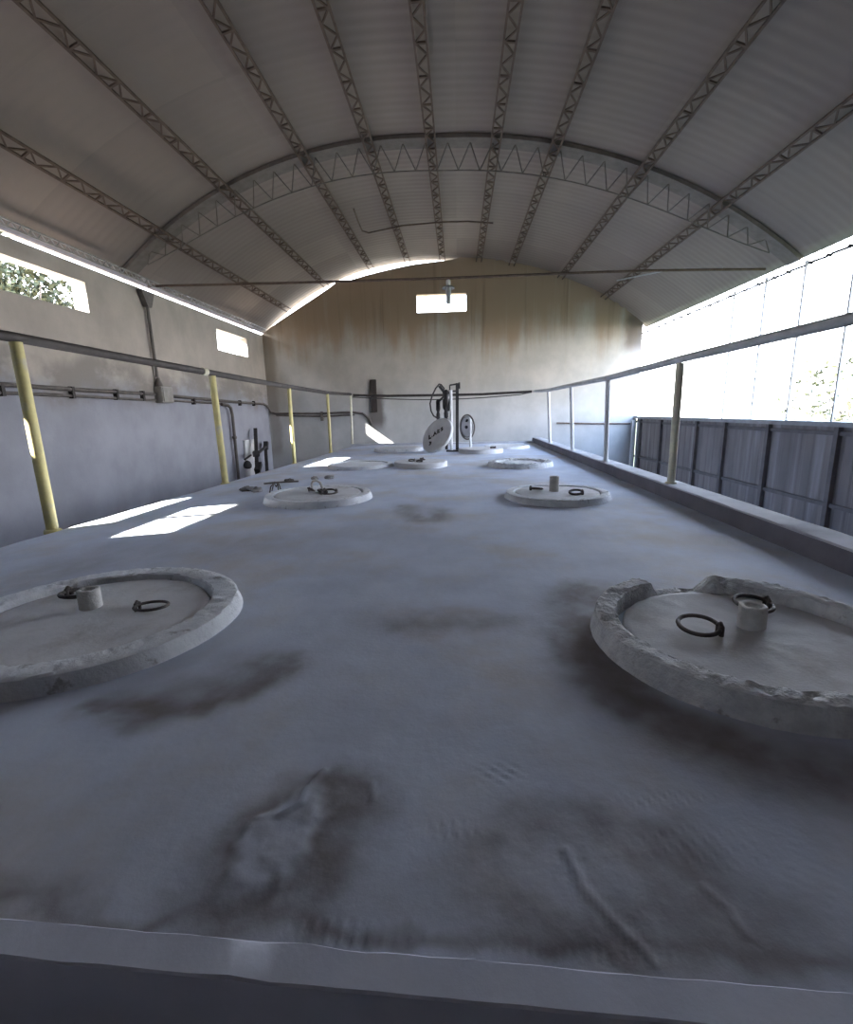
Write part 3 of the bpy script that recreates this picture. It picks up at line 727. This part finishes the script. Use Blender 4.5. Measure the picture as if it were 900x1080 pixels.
b = MB(); b.tube([(-.27,8.2,1.08),(-.30,8.19,1.09),(-.36,8.18,1.02),(-.42,8.17,.90),(-.455,8.16,.78),(-.44,8.16,.66),(-.40,8.17,.58),(-.34,8.2,.54)], .013, 8); b.build('hose', m_cable, t)
b = MB(); b.tube([(-.27,8.2,1.08),(-.22,8.19,1.02),(-.24,8.2,.95),(-.19,8.18,.88),(-.16,8.16,.78),(-.19,8.16,.70)], .012, 8); b.build('hose', m_cable, t)

nrm = Vector((-.60,-.62,.51)).normalized()
rot = Vector((0,0,1)).rotation_difference(nrm).to_matrix()
cc = Vector((-.335,7.93,.268))
t = thing('leaning_lid', 'pale manhole lid leaning on the pump stand with dark paint marks', 'manhole lid', (cc.x, cc.y, 0))
def tf(mb): mb.v = [tuple(cc + rot @ Vector(p)) for p in mb.v]
b = MB(); b.lathe([(.001,-.035),(.302,-.035),(.307,-.03),(.309,.012),(.302,.02)] + [(.302*k/8,.02) for k in range(7,0,-1)] + [(.001,.02)], (0,0,0), 64,
      lambda a, j, r, z: (r+.003*noise.noise(Vector((math.cos(a)*3,math.sin(a)*3,j))), z)); tf(b)
b.build('slab', m_lid, t)
e1 = rot @ Vector((1,0,0)); e2 = rot @ Vector((0,1,0))
# in-plane axes: h runs to the right, g runs up the slab
h_ = Vector((1,0,0)) - nrm*nrm.x; h_.normalize(); g_ = nrm.cross(h_); g_ = g_ if g_.z > 0 else -g_
b = MB()
def stroke(pts, w=.012): b.tube([cc + nrm*.021 + h_*p[0] + g_*p[1] for p in pts], w, 6)
stroke([(-.15,.05),(-.15,-.02),(-.11,-.01)]); stroke([(-.09,.0),(-.09,.012)], .010)
stroke([(-.06,-.005),(-.03,.07),(0,.005)]); stroke([(-.045,.03),(-.01,.035)])
stroke([(.03,.01),(.03,.08),(.06,.07),(.03,.045),(.07,.015)])
stroke([(.13,.09),(.10,.075),(.13,.05),(.10,.025)])
stroke([(-.14,-.08),(-.12,-.12),(-.145,-.15)], .012); stroke([(-.11,-.09),(-.12,-.14)], .012)
b.build('paint_marks', m_mark, t)

t = thing('wheel_stand', 'upright grey wheel on a white post right of the pump stand', 'wheel', (.19,8.6,0))
b = MB(); b.tube([(.215,8.40,0),(.215,8.40,.49),(.20,8.42,.52),(.165,8.48,.525)], .020, 12); b.build('post', m_white, t)
q = Matrix.Rotation(math.radians(-55), 3, 'Z') @ Matrix.Rotation(PI/2, 3, 'X'); wc = Vector((.165,8.60,.37))
b = MB(); b.tube([wc + q @ Vector((.21*math.cos(2*PI*k/40), .21*math.sin(2*PI*k/40), 0)) for k in range(40)], .014, 8, closed=True); b.build('rim', m_cond, t)
b = MB(); b.tube([wc + q @ Vector((.175*math.cos(2*PI*k/40), .175*math.sin(2*PI*k/40), .012)) for k in range(40)], .010, 8, closed=True); b.build('rim', m_lamp, t)
b = MB()
vs = [wc + q @ Vector((0,0,s_)) for s_ in (-.006,.006)]
for s_ in (-.006,.006):
    vs += [wc + q @ Vector((.17*math.cos(2*PI*k/40), .17*math.sin(2*PI*k/40), s_)) for k in range(40)]
b.add(vs, [(0, 2+(k+1)%40, 2+k) for k in range(40)] + [(1, 42+k, 42+(k+1)%40) for k in range(40)] + [(2+k, 2+(k+1)%40, 42+(k+1)%40, 42+k) for k in range(40)]); b.build('disc', m_lid, t)
b = MB(); b.tube([wc + q @ Vector((0,0,-.03)), wc + q @ Vector((0,0,.03))], .028, 12); b.build('hub', m_dark, t)
b = MB(); b.tube([wc + q @ Vector((-.01,.10,.01)), wc + q @ Vector((.05,.13,.03))], .018, 8); b.build('crank_handle', m_dark, t)

# ------------------------------------------------------------------ rubble on the left of the tank
def rock(c, s, label, m_, seed, name='rubble_lump'):
    mb = MB(); n1, n2 = 14, 9; vs = []
    for j in range(n2+1):
        ph = PI*j/n2
        for k in range(n1):
            a = 2*PI*k/n1; d = Vector((math.sin(ph)*math.cos(a), math.sin(ph)*math.sin(a), math.cos(ph)))
            f = 1+.45*noise.noise(d*1.7+Vector((seed,seed*2,0)))
            vs.append((c[0]+d.x*s[0]*f, c[1]+d.y*s[1]*f, c[2]+s[2]*.75+max(-.8, d.z*f)*s[2]))
    mb.add(vs, [(j*n1+k, j*n1+(k+1)%n1, (j+1)*n1+(k+1)%n1, (j+1)*n1+k) for j in range(n2) for k in range(n1)])
    return tag(mb.build(name, m_, at=(c[0],c[1],0)), label, 'rubble', 'rubble by the second left manhole')
rock((-1.86,4.10,-.015), (.06,.07,.03), 'dark rubble lump farthest left of the second left manhole', m_dstone, 1)
rock((-1.74,4.02,-.012), (.045,.045,.032), 'pale rubble lump right beside the dark one', m_stone, 2)
rock((-1.45,4.76,-.01), (.035,.035,.024), 'small pale stone behind the second left manhole, at the rod tip', m_stone, 3)
rock((-1.31,4.80,-.01), (.045,.04,.03), 'rightmost pale stone behind the second left manhole', m_stone, 4)
rock((-1.68,4.66,-.01), (.05,.03,.02), 'flat dark stone beside the rusty rod', m_dstone, 5)
mb = MB(); mb.tube([(-1.84,4.42,.012),(-1.74,4.46,.016),(-1.64,4.52,.013),(-1.55,4.56,.012)], .008, 8)
tag(mb.build('rusty_rod', m_cond), 'short rusty rod lying behind the second left manhole', 'rod')
mb = MB(); mb.tube([(-1.60,3.95,.0),(-1.59,3.96,.05),(-1.57,4.0,.085),(-1.55,4.05,.06),(-1.56,4.1,.01)], .006, 6); mb.tube([(-1.62,4.05,.0),(-1.60,4.06,.07),(-1.57,4.03,.04),(-1.54,3.99,.075),(-1.53,3.97,.01)], .005, 6)
tag(mb.build('wire_scrap', m_ring), 'tangle of thin wire left of the second left manhole', 'wire')

# ------------------------------------------------------------------ vegetation outside
def bush(name, label, c, s, n, m_, seed, group, stems=6, lz=.09):
    rs = np.random.default_rng(seed)
    t = thing(name, label, 'bush', (c[0], c[1], ZG-.12), group)
    b = MB()
    for k in range(stems):
        a = rs.uniform(0, 2*PI); e = rs.uniform(.3, .9)
        p0_ = Vector((c[0]+rs.uniform(-.1,.1), c[1]+rs.uniform(-.2,.2), ZG-.12)); p2 = Vector((c[0]+s[0]*e*math.cos(a)*.8, c[1]+s[1]*e*math.sin(a)*.8, c[2]+s[2]*rs.uniform(.1,.8)))
        p1 = p0_.lerp(p2, .5)+Vector((0,0,.3)); b.tube([p0_, p1, p2], [.05,.035,.012], 7)
    b.build('branches', m_bark, t)
    b = MB(); vs = []; fs = []
    for k in range(n):
        d = rs.normal(size=3); d /= np.linalg.norm(d); rr = rs.uniform(.25, 1)**.5
        lump = 1+.3*noise.noise(Vector(d*2.2)+Vector((seed,0,0)))
        p = Vector((c[0]+d[0]*s[0]*rr*lump, c[1]+d[1]*s[1]*rr*lump, c[2]+d[2]*s[2]*rr*lump))
        u_ = Vector(rs.normal(size=3)).normalized(); v_ = u_.cross(Vector(rs.normal(size=3))).normalized(); w_ = u_.cross(v_)
        l = lz*rs.uniform(.6, 1.3)
        o_ = len(vs); vs += [p, p+u_*l*.5+v_*l*.3+w_*l*.06, p+u_*l, p+u_*l*.5-v_*l*.3+w_*l*.06]; fs.append((o_, o_+1, o_+2, o_+3))
    b.add(vs, fs); b.build('foliage', m_, t)
    return t
bush('leafy_bush', 'dense olive bush seen through the large left window', (-7.3,7.8,1.2), (1.0,2.0,2.1), 24000, m_leaf, 3, None, 12, .12)
bush('tree', 'pale sunlit tree beyond the open right side', (15.6,20.5,.9), (2.4,2.2,2.2), 1100, m_leaf2, 8, None, 7, .22)['category'] = 'tree'

# ------------------------------------------------------------------ light
w = bpy.data.worlds.new('World'); sc.world = w; w.use_nodes = True
nt = w.node_tree; bg = nt.nodes['Background']
tcw = nt.nodes.new('ShaderNodeTexCoord'); spw = nt.nodes.new('ShaderNodeSeparateXYZ'); nt.links.new(tcw.outputs['Generated'], spw.inputs[0])
rp = nt.nodes.new('ShaderNodeValToRGB'); nt.links.new(spw.outputs['Z'], rp.inputs['Fac'])
rp.color_ramp.elements[0].position = 0.; rp.color_ramp.elements[0].color = (.98,.97,.97,1)
rp.color_ramp.elements[1].position = .6; rp.color_ramp.elements[1].color = (.40,.61,1.,1)
nt.links.new(rp.outputs['Color'], bg.inputs['Color']); bg.inputs['Strength'].default_value = 3.6
su = bpy.data.lights.new('Sun', 'SUN'); su.energy = 20; su.angle = math.radians(.53); su.color = (1,.95,.87)
so = bpy.data.objects.new('Sun', su); COL.objects.link(so); so.location = (-12,-4,9)
so.rotation_euler = Vector((1,.38,-.737)).to_track_quat('-Z', 'Y').to_euler()

# ------------------------------------------------------------------ camera
cd = bpy.data.cameras.new('Camera'); cam = bpy.data.objects.new('Camera', cd); COL.objects.link(cam); sc.camera = cam
cd.sensor_fit = 'HORIZONTAL'; cd.sensor_width = 36; cd.lens = 507.872/900*36; cd.clip_start = .05; cd.clip_end = 300
pi_, ya, ro = .2054959, -.06740656, -.02039125
Bm = Matrix(((1,0,0),(0,0,-1),(0,1,0)))
Rz = Matrix(((math.cos(ya),-math.sin(ya),0),(math.sin(ya),math.cos(ya),0),(0,0,1)))
Rx = Matrix(((1,0,0),(0,math.cos(pi_),-math.sin(pi_)),(0,math.sin(pi_),math.cos(pi_))))
Rr = Matrix(((math.cos(ro),-math.sin(ro),0),(math.sin(ro),math.cos(ro),0),(0,0,1)))
Mc = Rr @ Rx @ Bm @ Rz                       # world -> (right, down, forward)
rm = Matrix((Mc[0], -Mc[1], -Mc[2])).transposed()
cam.matrix_world = Matrix.Translation((0,0,.65)) @ rm.to_4x4()

vs_ = sc.view_settings
vs_.view_transform = 'Standard'; vs_.look = 'None'; vs_.gamma = 1; vs_.exposure = 2.2; vs_.use_curve_mapping = False
sc.cycles.max_bounces = 10; sc.cycles.diffuse_bounces = 6
